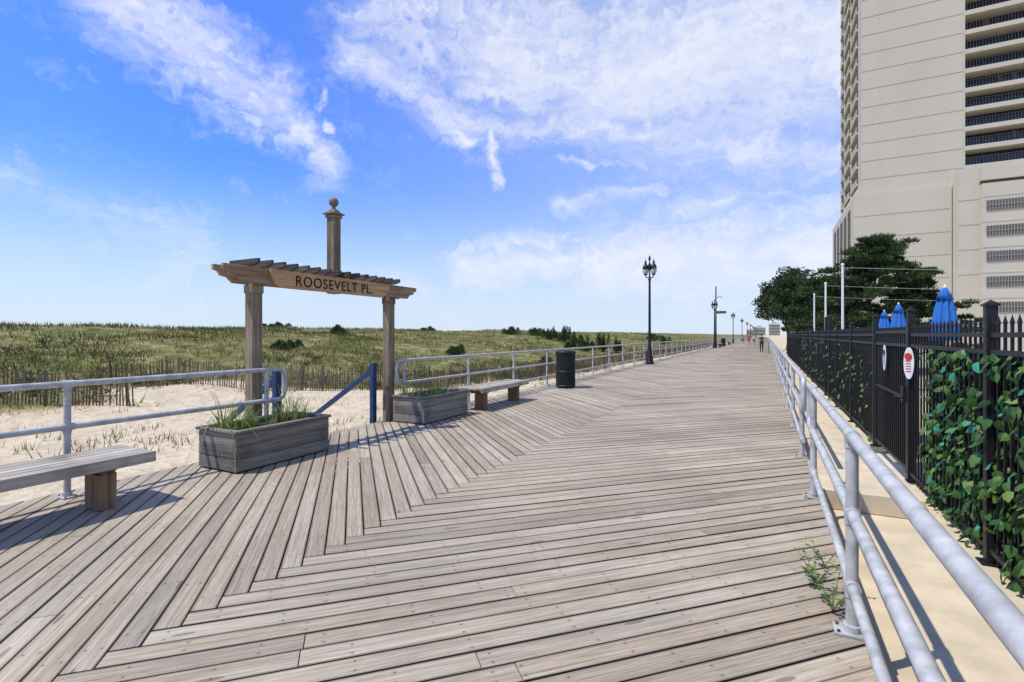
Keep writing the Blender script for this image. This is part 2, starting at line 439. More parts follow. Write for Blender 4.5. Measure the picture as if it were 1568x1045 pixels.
# ------------------------------------------------------------------ planters
def tuft(mb,c,n,L,w,mat,lean=1.,droop=1.,tone=.5):
    for _ in range(n):
        an=random.uniform(0,6.283); l=L*random.uniform(.35,1.15); sp=random.uniform(.1,1.)*lean
        d=Vector((math.cos(an),math.sin(an),0)); s=Vector((-d.y,d.x,0))*w*random.uniform(.6,1.2)
        b=Vector(c)+d*random.uniform(0,.04); vs=[];N=5
        for i in range(N+1):
            t=i/N; p=b+d*(l*sp*t*(.35+.65*t))+Vector((0,0,l*(t*(1.05-.15*sp)-droop*sp*.75*t*t*t)))
            k=(1-t)**.6+.02; vs+=[p-s*k,p+s*k]
        mb.add(vs,[(2*i,2*i+1,2*i+3,2*i+2) for i in range(N)],mat,min(1,max(0,random.gauss(tone,.25))))
def planter(y0,y1,groups,seed,gl):
    random.seed(seed)
    x0,x1=-6.19,-5.47; mb=MB()
    for i in range(3):
        z0=.02+i*.148; z1=z0+.143
        for (xa,xb) in ((x0,x0+.045),(x1-.045,x1)): mb.box(xa,xb,y0,y1,z0,z1,M_plant)
        for (ya,yb) in ((y0+.002,y0+.047),(y1-.047,y1-.002)): mb.box(x0+.046,x1-.046,ya,yb,z0,z1,M_plantx)
    mb.box(x0-.025,x1+.025,y0-.025,y0+.06,.467,.50,M_plantx); mb.box(x0-.025,x1+.025,y1-.06,y1+.025,.467,.50,M_plantx)
    mb.box(x0-.025,x0+.06,y0+.061,y1-.061,.467,.50,M_plant); mb.box(x1-.06,x1+.025,y0+.061,y1-.061,.467,.50,M_plant)
    mb.box(x0+.05,x1-.05,y0+.05,y1-.05,.1,.43,M_soil)
    for ya in (y0+.15,y1-.25): mb.box(x0+.05,x1-.05,ya,ya+.1,0.001,.0195,M_plantx)
    ob=mb.build('wooden_planter_box',(x0,y0,0),.005)
    mb=MB()
    for (fr,cnt,hs) in groups:
        for _ in range(cnt):
            tuft(mb,(random.uniform(x0+.1,x1-.17),y0+(y1-y0)*min(.93,max(.06,random.gauss(fr,.06))),.43),12,gl*hs*random.uniform(.7,1.15),.0055,M_pgrass,1.,1.,random.uniform(.3,.75))
    for _ in range(5):
        tuft(mb,(random.uniform(x0+.08,x1-.3),y0+random.uniform(.04,.2),.45),9,gl*1.2,.007,M_pgrass,1.3,1.6,.6)
    g=mb.build('planter_grass'); g.parent=ob; g.matrix_parent_inverse=Matrix.Translation((-x0,-y0,0))
planter(3.65,5.02,[(.12,6,.9),(.3,5,.7),(.5,3,.45),(.72,7,1.1),(.88,4,.8)],3,.58)
planter(7.2,8.66,[(.15,5,.7),(.35,5,1.),(.55,3,.6),(.7,6,1.),(.9,3,.6)],5,.42)
random.seed(11)

# ------------------------------------------------------------------ benches
def bench(y0,y1,x1=-5.33):
    mb=MB(); x0=x1-.56
    n=5; w=(x1-x0)/n
    for i in range(n): mb.box(x0+i*w+.006,x0+(i+1)*w-.006,y0,y1,.445,.487,M_bench)
    mb.box(x1-.005,x1+.03,y0-.002,y1+.002,.39,.489,M_bench) ; mb.box(x0-.03,x0+.005,y0-.002,y1+.002,.39,.489,M_bench)
    for y in (y0+.40,y1-.34):
        mb.box(x0+.20,x1-.11,y-.075,y+.075,0.001,.33,M_bleg)
        mb.prism([(x0+.02,.444),(x0+.02,.40),(x0+.10,.335),(x1-.10,.335),(x1-.02,.40),(x1-.02,.444)],'Y',y-.055,y+.055,M_bleg)
    mb.build('wooden_bench',((x0+x1)/2,(y0+y1)/2,0),.006)
bench(.15,2.72); bench(8.95,11.25); bench(70,72.5); bench(88,90.5)

def trash(x,y):
    mb=MB(); R=.29
    for k in range(30):
        t=2*math.pi*k/30; M=Matrix.Translation((x,y,0))@Matrix.Rotation(t,4,'Z')
        mb.box(R-.006,R+.006,-.022,.022,.06,1.04,M_dgreen,M=M)
    for z in (.07,.5,1.02): mb.lathe((x,y,z),[(R-.01,-.025),(R+.014,-.025),(R+.014,.025),(R-.01,.025),(R-.01,-.025)],M_dgreen,30)
    mb.lathe((x,y,0),[(.02,.08),(R-.03,.08),(R-.03,1.0),(R-.05,1.0)],M_black,24)
    mb.lathe((x,y,0),[(.15,1.06),(R+.02,1.05),(R+.035,1.08),(R+.02,1.11),(.24,1.14),(.19,1.155),(.15,1.13),(.15,1.06)],M_black,30)
    for k in range(4):
        t=k*math.pi/2+.5; mb.tube([(x+.22*math.cos(t),y+.22*math.sin(t),0),(x+.22*math.cos(t),y+.22*math.sin(t),.08)],.025,M_black,8)
    mb.build('trash_can',(x,y,0))
trash(-5.5,14.3); trash(-5.5,76)

# ------------------------------------------------------------------ street lamps
def lamp(x,y):
    mb=MB(); c=(x,y,0)
    mb.lathe(c,[(.24,0),(.24,.08),(.20,.12),(.19,.38),(.15,.46),(.13,.8),(.10,.86),(.115,.9),(.085,.96),(.075,1.3),(.058,4.6),(.08,4.66),(.08,4.72),(.05,4.76),(.045,5.2),(.0,5.22)],M_black,14)
    for s in (-1,1):
        P=[]
        for i in range(9):
            t=i/8; P.append((x+s*(.03+.19*math.sin(t*math.pi/2)),y,4.80-.08*math.sin(math.pi*t)+.16*t))
        mb.tube(P,.028,M_black,8)
        cx=(x+s*.22,y,4.94)
        mb.lathe(cx,[(.03,-.04),(.09,.0),(.10,.05),(.09,.06)],M_black,14)
        mb.lathe(cx,[(.09,.06),(.14,.18),(.145,.26),(.13,.32)],M_lamp,14)
        mb.lathe(cx,[(.13,.32),(.17,.33),(.165,.42),(.12,.54),(.07,.6),(.055,.66),(.07,.70),(.03,.78),(.0,.9)],M_black,14)
        for k in range(4):
            t=k*math.pi/2+.4; mb.tube([(cx[0]+.095*math.cos(t),cx[1]+.095*math.sin(t),5.0),(cx[0]+.15*math.cos(t),cx[1]+.15*math.sin(t),5.13),(cx[0]+.14*math.cos(t),cx[1]+.14*math.sin(t),5.27)],.012,M_black,5)
    mb.lathe(c,[(.045,5.18),(.07,5.24),(.05,5.32),(.09,5.42),(.08,5.52),(.03,5.62),(.03,5.7),(.07,5.8),(.05,5.92),(0,6.05)],M_black,12)
    mb.build('street_lamp',(x,y,0))
for i in range(9): lamp(-5.78,27.9+38*i)
mb=MB(); mb.lathe((-5.75,67.5,0),[(.16,0),(.14,.5),(.10,.6),(.07,7.7),(0,7.8)],M_black,12)
mb.box(-5.65,-4.55,67.46,67.49,4.3,4.62,M_green); mb.box(-5.66,-4.54,67.491,67.51,4.29,4.63,M_white); mb.tube([(-5.75,67.5,4.46),(-5.6,67.5,4.46)],.03,M_black,8)
mb.tube([(-5.75,67.5,6.2),(-5.35,67.5,6.5),(-5.2,67.5,6.45)],.03,M_black,8); mb.lathe((-5.15,67.5,6.35),[(.0,.12),(.12,.08),(.14,0),(.0,-.05)],M_lamp,10)
mb.build('street_sign_pole',(-5.75,67.5,0))

# ------------------------------------------------------------------ dune (snow) fence
def dune_fence(pts,hf=1.0):
    mb=MB()
    for (a,b) in zip(pts[:-1],pts[1:]):
        a=Vector(a);b=Vector(b); L=(b-a).length; n=int(L/.095); w1=[];w2=[]
        for i in range(n):
            p=a+(b-a)*(i/n); z=height(p.x,p.y); wob=.5*noise.noise(Vector((p.x*.4,p.y*.4,2)))
            d=(b-a).normalized(); q=Vector((-d.y,d.x)); lean=.5*noise.noise(Vector((p.x*.25,p.y*.25,5)))
            top=z+hf+wob*.6+random.gauss(0,.04); tl=random.gauss(0,.035)
            if random.random()<.07: continue
            bx=Vector((p.x,p.y)); tx=bx+q*lean+d*tl
            hw=d*.021; ht=q*.004
            vs=[]
            for (pp,zz) in ((bx,z-.1),(tx,top)):
                for s1,s2 in ((-1,-1),(1,-1),(1,1),(-1,1)):
                    r=pp+hw*s1+ht*s2; vs.append((r.x,r.y,zz))
            mb.add(vs,[(0,1,5,4),(1,2,6,5),(2,3,7,6),(3,0,4,7),(4,5,6,7)],M_slat)
            m=bx+q*lean*.75; w1.append((m.x,m.y,z+hf*.75)); m=bx+q*lean*.3; w2.append((m.x,m.y,z+.35))
            if i%24==0: mb.tube([(p.x+q.x*.04,p.y+q.y*.04,z-.2),(p.x+q.x*(.04+lean),p.y+q.y*(.04+lean),z+hf+.12)],.04,M_slat,7)
        mb.tube(w1,.006,M_wire,4,False); mb.tube(w2,.006,M_wire,4,False)
    mb.build('dune_fence',(pts[0][0],pts[0][1],0))
dune_fence([(-26,1.5),(-22.5,5.8),(-18.9,9.1)])
dune_fence([(-24.6,10.9),(-21.7,12.4),(-17,15.2),(-12.6,18.2),(-11.0,25),(-10.6,45),(-10.4,110)],1.0)

# ------------------------------------------------------------------ foliage clouds
def cloud(mb,c,rad,n,size,mat,base=.5,up=.4,needle=False):
    c=np.array(c); rad=np.array(rad)
    d=rng.normal(size=(n,3)); d/=np.linalg.norm(d,axis=1)[:,None]
    r=rng.random(n)**.45
    p=c+d*rad*r[:,None]
    o=d*.6+rng.normal(size=(n,3))*.5; o[:,2]+=up; o/=np.linalg.norm(o,axis=1)[:,None]
    s=np.cross(o,rng.normal(size=(n,3))); s/=np.linalg.norm(s,axis=1)[:,None]
    sz=size*rng.uniform(.6,1.3,n)[:,None]
    if needle:
        V=np.stack([p-s*sz*.2,p+s*sz*.2,p+o*sz],1).reshape(-1,3); F=np.arange(3*n).reshape(-1,3)
    else:
        V=np.stack([p,p+o*sz*.5+s*sz*.35,p+o*sz,p+o*sz*.5-s*sz*.35],1).reshape(-1,3); F=np.arange(4*n).reshape(-1,4)
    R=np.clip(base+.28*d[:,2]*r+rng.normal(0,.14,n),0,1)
    mb.bulk(V,F,mat,R)
def pine(x,y,H,spread,nl,seed,low=.3,z0=-.3,dens=110,name='pine_tree'):
    random.seed(seed); mb=MB()
    lean=random.uniform(-.4,.4)
    tp=[]
    for i in range(9):
        t=i/8; tp.append(Vector((x+lean*math.sin(t*2.2)+.12*math.sin(t*7),y+.15*math.sin(t*5),z0+H*.93*t)))
    mb.tube(tp,[.17*(1-.85*i/8)*H/6 for i in range(9)],M_bark,9)
    for k in range(nl):
        t=low+(1-low)*(k+random.random()*.6)/nl; t=min(t,.98)
        i=min(7,int(t*8)); b=tp[i].lerp(tp[i+1],t*8-i)
        an=k*2.4+random.uniform(-.5,.5); ln=spread*(1-.72*((t-low)/(1-low))**1.1)*random.uniform(.45,1.25)
        d=Vector((math.cos(an),math.sin(an),0)); P=[]
        for j in range(6):
            s=j/5; P.append(b+d*ln*s+Vector((random.uniform(-.06,.06),random.uniform(-.06,.06),.14*ln*math.sin(s*2.6)-.1*s+.35*s*s)))
        mb.tube(P,[max(.008,.055*(1-.8*j/5)*H/6) for j in range(6)],M_bark,6)
        for s in (.4,.62,.82,1.02):
            j=min(4,int(s*5)); q=P[j].lerp(P[j+1],s*5-j)
            for _ in range(2):
                off=Vector((random.gauss(0,.24),random.gauss(0,.24),random.gauss(.05,.08)))*H/6
                rr=random.uniform(.2,.42)*H/6*(1.05-.3*s)
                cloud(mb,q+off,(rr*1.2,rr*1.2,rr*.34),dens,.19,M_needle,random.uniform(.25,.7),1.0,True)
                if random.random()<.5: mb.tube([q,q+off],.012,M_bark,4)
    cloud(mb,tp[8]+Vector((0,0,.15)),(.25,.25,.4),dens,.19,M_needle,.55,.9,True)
    mb.build(name,(x,y,z0))
pine(4.9,30.5,6.9,3.5,38,21,.22,dens=115)
pine(6.6,33,5.6,2.6,26,22,.15,dens=115)
def broad(x,y,H,sp,seed,z0=-.3,n=70):
    random.seed(seed); mb=MB()
    tp=[Vector((x+.1*math.sin(i*1.3),y,z0+H*.6*i/5)) for i in range(6)]
    mb.tube(tp,[.16-.02*i for i in range(6)],M_bark,8)
    for k in range(n):
        an=random.uniform(0,6.283); ph=random.uniform(-.35,1.); q=math.sqrt(max(0,1-ph*ph*.85))*random.uniform(.45,1)
        c=Vector((x+sp*q*math.cos(an),y+sp*q*math.sin(an),z0+H*(.56+.40*ph*random.uniform(.6,1.05))))
        if k%2==0: mb.tube([tp[random.choice((2,3,4,5))],(tp[4]+c)/2+Vector((0,0,.1)),c],[.05,.03,.012],M_bark,5)
        rr=random.uniform(.28,.62)*H/7
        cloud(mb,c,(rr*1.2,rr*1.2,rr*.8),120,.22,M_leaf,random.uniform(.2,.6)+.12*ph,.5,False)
    mb.build('broadleaf_tree',(x,y,z0))
broad(3.3,44,6.3,1.7,31); broad(2.3,50,7.6,2.2,32,n=90); broad(1.9,58,8.8,2.7,33,n=100); broad(4.6,56,7.6,2.4,34,n=80); broad(2.2,70,9.0,3.2,35,n=80)
pine(3.4,37.5,5.6,2.0,26,23,.12)
random.seed(5)
def shrub(x,y,r,h,n=9):
    mb=MB(); z=height(x,y)
    for k in range(n):
        a=random.uniform(0,6.28); q=random.uniform(0,.75)*r
        cx,cy=x+q*math.cos(a),y+q*math.sin(a); hh=h*random.uniform(.5,1.)*(1-.4*q/r)
        mb.tube([(x+q*.2*math.cos(a),y+q*.2*math.sin(a),z-.1),(cx,cy,z+hh)],[.03,.008],M_bark,5)
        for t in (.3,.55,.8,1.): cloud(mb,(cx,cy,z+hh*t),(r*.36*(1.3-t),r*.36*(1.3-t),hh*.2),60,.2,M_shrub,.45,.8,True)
    mb.build('dune_shrub',(x,y,z))
for (x,y,r,h) in [(-27,64,1.6,1.8),(-25.5,66,1.3,2.6),(-30,66,2,1.5),(-33,64,1.8,1.2),(-23.5,65,1.4,1.7),(-19.2,57,1.5,1.8),(-17.8,59,1.2,2.5),(-16.6,60,1.2,1.7),(-21,57,1.2,1.1),(-14.6,34,.9,.8),(-18,100,2,2.0),(-22,110,2.,1.7),(-46,62,2,.9),(-52,40,2.4,.7),(-30,24,1.3,.7),(-36,34,1.6,.8),(-24,36,1.3,.8)]:
    shrub(x,y,r,h)
mb=MB()
for _ in range(1500):
    x=random.uniform(-50,-11.5); y=random.uniform(0,36)
    dd=-x-gx(y)
    if dd<.2 or random.random()>math.exp(-dd/7): continue
    z=height(x,y); r=random.uniform(.2,.65)
    cloud(mb,(x,y,z+.12),(r,r,random.uniform(.12,.34)),45,.15,M_scrub if random.random()<.6 else M_shrub,random.uniform(.05,.6),1.,True)
mb.build('dune_scrub')

# ------------------------------------------------------------------ right side: path, fence, ivy
mb=MB()
mb.box(.56,1.72,-6,150,-.38,-.235,M_conc)
mb.box(.52,1.40,6.25,7.28,-.232,-.03,M_conc)
mb.box(1.42,1.62,-6,7.3,-.24,-.13,M_conc); mb.box(1.42,1.62,9.6,150,-.24,-.13,M_conc)
mb.build('concrete_path',(1,0,0),.008)
mb=MB(); mb.box(1.75,60,-6,78,-.36,-.28,M_conc); mb.build('patio_slab')

def iron_fence(name,y0,y1,posts,step=.115):
    mb=MB(); X=1.52; n=int((y1-y0)/step)
    for i in range(n+1):
        y=y0+i*step
        mb.box(X-.0085,X+.0085,y-.0085,y+.0085,-.09,1.70,M_black)
        mb.add([(X-.013,y-.013,1.70),(X+.013,y-.013,1.70),(X+.013,y+.013,1.70),(X-.013,y+.013,1.70),(X,y,1.765)],[(0,1,4),(1,2,4),(2,3,4),(3,0,4)],M_black)
    for z in (-.02,1.49,1.62): mb.box(X-.018,X+.018,y0,y1,z-.018,z+.018,M_black)
    for y,h in posts:
        mb.box(X-.034,X+.034,y-.034,y+.034,-.13,h,M_black); mb.box(X-.045,X+.045,y-.045,y+.045,h,h+.018,M_black)
        mb.add([(X-.04,y-.04,h+.018),(X+.04,y-.04,h+.018),(X+.04,y+.04,h+.018),(X-.04,y+.04,h+.018),(X,y,h+.05)],[(0,1,4),(1,2,4),(2,3,4),(3,0,4)],M_black)
        mb.box(X-.07,X+.07,y-.07,y+.07,-.13,-.118,M_black)
    return mb.build(name,(X,y0,0))
iron_fence('iron_fence',.3,7.38,[(.3,1.84),(2.65,1.84),(5.05,1.84),(7.42,1.9)])
iron_fence('iron_fence',9.62,48,[(9.58,1.9),(12.0,1.84),(14.3,1.84),(15.9,2.1),(16.9,2.1)]+[(19.3+2.4*i,1.84) for i in range(12)])
mb=MB(); X=1.52
for y in (7.52,9.46): mb.box(X-.025,X+.025,y-.025,y+.025,-.05,1.74,M_black)
for z in (.0,.85,1.49,1.66): mb.box(X-.02,X+.02,7.55,9.44,z-.02,z+.02,M_black)
for i in range(17): 
    y=7.6+i*.113; mb.box(X-.009,X+.009,y-.009,y+.009,0,1.72,M_black)
mb.box(X+.022,X+.03,7.56,8.9,.02,1.47,M_mesh)
mb.box(X-.06,X-.02,7.5,7.62,.80,1.0,M_black); mb.tube([(X-.06,7.56,.86),(X-.10,7.56,.86),(X-.10,7.68,.86)],.012,M_black,8)
for z in (.2,1.3): mb.tube([(X,9.5,z-.06),(X,9.5,z+.06)],.02,M_black,8)
mb.build('iron_gate',(X,8.5,0))
def oval(y,mat2,z,h,w,ang):
    mb=MB(); N=28
    M=Matrix.Translation((1.47,y,z))@Matrix.Rotation(math.radians(ang),4,'Z')
    for (s,x,mt) in ((1,0,M_white),(.55,-.007,mat2)):
        vs=[];hh=h*(1 if s==1 else .22); ww=w*(1 if s==1 else .7); zz=0 if s==1 else h*.42
        for xx in (x,x-.006):
            for k in range(N):
                t=2*math.pi*k/N; vs.append(M@Vector((xx,ww*math.cos(t),zz+hh*math.sin(t))))
        mb.add(vs,[tuple(range(N)),tuple(range(2*N-1,N-1,-1))]+[(k,(k+1)%N,(k+1)%N+N,k+N) for k in range(N)],mt)
    for k in range(5): mb.box(-.009,-.007,-w*.5,w*.5,.02-k*.03,.03-k*.03,mat2,M=M)
    mb.build('oval_sign',(1.47,y,z))
oval(7.25,M_red,1.29,.185,.085,22); oval(8.6,M_blue,1.30,.18,.07,4)

def ivy(name,y0,y1,z0,z1,n,x0=1.54,x1=1.63,size=.075,teal=.06,thr=-.2):
    mb=MB()
    for _ in range(n):
        y=random.uniform(y0,y1); z=random.uniform(z0,z1)
        g=noise.noise(Vector((y*1.7,z*1.7,3)))+.7*noise.noise(Vector((y*4.5,z*4.5,9)))
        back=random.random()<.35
        if not back and g<thr+random.gauss(0,.15): continue
        x=random.uniform(x0+.04,x1) if back else (random.uniform(x0-.0,x1-.03) if random.random()<.6 else random.uniform(x0-.075,x0))
        s=size*random.uniform(.6,1.3); 
        nrm=Vector((-1,random.gauss(-.2,.6),random.gauss(.4,.55))).normalized()
        ax=Vector((random.gauss(0,.3),random.gauss(0,.6),-1)); ax=(ax-nrm*ax.dot(nrm)).normalized(); sd=nrm.cross(ax)
        c=Vector((x,y,z)); 
        vs=[c,c+sd*.42*s+ax*.12*s-nrm*.08*s,c+sd*.38*s+ax*.6*s-nrm*.1*s,c+ax*1.05*s-nrm*.12*s,c-sd*.38*s+ax*.6*s-nrm*.1*s,c-sd*.42*s+ax*.12*s-nrm*.08*s,c+ax*.5*s]
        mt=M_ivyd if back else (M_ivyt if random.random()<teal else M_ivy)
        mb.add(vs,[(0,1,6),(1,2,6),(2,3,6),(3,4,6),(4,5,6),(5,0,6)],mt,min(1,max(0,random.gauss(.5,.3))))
    return mb.build(name,fixn=False)
random.seed(9)
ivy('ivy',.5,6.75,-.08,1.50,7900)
mb=MB(); mb.box(1.66,1.668,.4,7.3,-.1,1.44,M_mesh)  # added dark sheet, stands in for the black shade behind the ivy
for y in (.4,2.7,5.1,7.25): mb.tube([(1.69,y,-.28),(1.69,y,1.5)],.02,M_black,8)
mb.build('shade_backing')
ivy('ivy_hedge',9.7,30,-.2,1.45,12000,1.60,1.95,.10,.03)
mb=MB(); mb.box(2.02,2.03,9.6,48,-.25,1.35,M_mesh)  # added dark sheet instead of a core, gives the hedge its inner shade
for i in range(16): mb.tube([(2.06,9.7+2.5*i,-.28),(2.06,9.7+2.5*i,1.4)],.02,M_black,8)
mb.build('shade_backing')

mb=MB()
for (x,y,n) in ((.34,3.45,6),(.28,3.75,7),(.36,4.1,4)):
    for _ in range(n):
        an=random.uniform(0,6.28); L=random.uniform(.14,.3); d=Vector((math.cos(an)*.6,math.sin(an)*.6,.75)).normalized()
        P=[Vector((x,y,0))+d*L*t+Vector((0,0,.02*math.sin(t*3))) for t in (0,.33,.66,1)]
        mb.tube(P,[.003,.0025,.002,.001],M_pgrass,5)
        for k in range(8):
            q=P[0].lerp(P[3],.25+.75*k/8); a2=random.uniform(0,6.28); o=Vector((math.cos(a2),math.sin(a2),.3)).normalized(); s=o.cross(Vector((0,0,1))).normalized(); z=.038
            mb.add([q,q+o*z*.5+s*z*.3,q+o*z,q+o*z*.5-s*z*.3],[(0,1,2,3)],M_ivy,random.uniform(.4,1))
mb.build('weeds')

for y,h in ((15.7,3.45),(20,3.35),(24.6,3.3)):
    mb=MB(); mb.tube([(1.78,y,-.28),(1.78,y,h)],[.035,.028],M_white,10); mb.lathe((1.78,y,h),[(.03,0),(.045,.03),(.03,.06),(0,.07)],M_white,10)
    mb.box(1.70,1.86,y-.08,y+.08,-.28,-.26,M_white)
    mb.tube([(1.78+ (14)*t, y+1.5*t, h-.05-.35*math.sin(math.pi*t)) for t in [i/10 for i in range(11)]],.003,M_white,5)
    mb.build('white_pole',(1.78,y,-.28))

def umbrella(x,y,top=2.66):
    mb=MB(); mb.tube([(x,y,-.28),(x,y,top)],.022,M_white,10)
    mb.lathe((x,y,0),[(.0,top),(.05,top-.03),(.09,top-.16),(.15,top-.45),(.20,top-.8),(.245,top-1.15),(.22,top-1.17),(.1,top-.9)],M_umb,48,.20,8)
    mb.lathe((x,y,0),[(.10,top-.13),(.15,top-.28),(.13,top-.27)],M_umb,32,.08,8)
    mb.lathe((x,y,0),[(0,top+.07),(.02,top+.05),(.025,top)],M_white,10)
    mb.lathe((x,y,-.28),[(.0,.09),(.2,.08),(.26,.05),(.27,0)],M_black,20)
    mb.build('closed_patio_umbrella',(x,y,-.28))
for x,y in ((3.46,14),(3.97,21),(4.6,27),(5.25,34.8)): umbrella(x,y)

# ------------------------------------------------------------------ tower
def tower():
    mb=MB(); X0,Y0,Y1,FH=12.3,88.,111.,2.62; ZT=86; XW=23.7; XE=52
    mb.box(X0+2.2,XW-.01,Y0,Y1,20,ZT,M_cream)
    piers=[(Y0,Y0+3.2),(Y0+9.5,Y0+11),(Y0+17.3,Y0+19),(Y1-1.5,Y1)]
    for a,b in piers: mb.box(X0,X0+2.19,a,b,20,ZT,M_cream)
    nf=int((ZT-24)/FH)
    for i in range(nf):
        z=24.3+i*FH
        for (a,b) in ((Y0+3.2,Y0+9.5),(Y0+11,Y0+17.3),(Y0+19,Y1-1.5)):
            mb.box(X0-.25,X0+2.18,a+.01,b-.01,z,z+.3,M_cream)
            mb.box(X0+2.12,X0+2.17,a+.02,b-.02,z+.31,z+FH-.01,M_brown)
            mb.box(X0-.2,X0-.14,a+.05,b-.05,z+.3,z+1.15,M_cream2)
            mb.prism([(X0-.0,z+FH-.02),(X0+2.1,z+FH-.02),(X0+2.1,z+FH-.5)],'Y',a+.02,a+.3,M_cream)
        mb.box(X0-.03,XW+.0,Y0-.03,Y0+.001,z+.0,z+.08,M_cream2)
    mb.box(XW,XE,Y0+2.2,Y1,20,ZT,M_dark)
    mb.box(XW,XW+.2,Y0-.02,Y0+2.19,22,ZT,M_cream)
    for i in range(nf):
        z=24.3+i*FH
        mb.box(XW+.21,XE,Y0-.06,Y0+2.19,z-.30,z+.30,M_cream)
        mb.box(XW+.25,XE,Y0+2.05,Y0+2.15,z+.37,z+FH-.37,M_glass)
        x=XW+.9
        while x<XE:
            mb.box(x,x+.08,Y0+1.95,Y0+2.04,z+.31,z+FH-.31,M_rail); x+=1.55
            if random.random()<.15: mb.box(x+.1,x+random.uniform(.4,.9),Y0+1.97,Y0+2.03,z+.5,z+FH-.5,random.choice((M_brown,M_louv)))
        mb.box(XW+.22,XE,Y0+.02,Y0+.08,z+1.28,z+1.34,M_rail)
        x=XW+.4
        while x<33: mb.box(x,x+.05,Y0+.02,Y0+.07,z+.31,z+1.27,M_rail); x+=.32
        for xx in (XW+11.5,): mb.box(xx,xx+.25,Y0+.1,Y0+2.0,z+.31,z+FH-.31,M_cream)
    mb.box(11.2,22.2,86.8,113,-.3,21.8,M_cream)
    mb.box(22.2,XE,89,113,-.3,23.5,M_cream)
    mb.prism([(11.2,21.8),(12.3,24.0),(12.35,24.0),(12.35,21.8)],'Y',88.01,112,M_cream)
    for k in range(6): mb.box(11.17,22.0,86.77,86.801,3.2+k*3.1,3.29+k*3.1,M_cream2)
    for k in range(5): mb.box(11.14,11.199,90+4.4*k,92.6+4.4*k,9,20.5,M_brown)
    mb.box(22.3,24.4,84.6,95,-.3,23.3,M_cream)
    mb.box(24.4,60,83.6,95,-.3,20.9,M_cream); mb.box(24.41,60,84.4,95,20.9,21.4,M_brown); mb.box(24.41,60,83.9,95,21.4,23.0,M_cream)
    for k in range(5):
        z=4.5+k*3.23
        for j in range(7):
            xa=24.75+j*4.6; mb.box(xa,xa+4.2,83.50,83.57,z,z+1.25,M_louv)
            for q in range(15): mb.box(xa+q*.29,xa+q*.29+.035,83.44,83.50,z,z+1.25,M_cream2)
            mb.box(xa,xa+4.2,83.42,83.46,z+.6,z+.64,M_cream2)
        mb.box(24.38,60,83.57,83.601,z+1.7,z+1.79,M_cream2); mb.box(22.27,24.39,84.57,84.601,z+1.7,z+1.79,M_cream2)
    mb.build('apartment_tower',(X0,Y0,0),0)
tower()
for (x,y,w,h) in ((-16,1300,26,20),(-40,1500,20,16),(14,1200,22,26),(30,520,20,22)):
    mb=MB(); mb.box(x-w/2,x+w/2,y,y+20,-.3,h,M_cream)
    for i in range(int(h/3.2)-1):
        mb.box(x-w/2+1,x+w/2-1,y-.2,y-.05,2+i*3.2,3.6+i*3.2,M_glass)
    mb.box(x-w/4,x+w/5,y+3,y+12,h,h+3,M_cream2)
    mb.build('distant_building',(x,y,0))

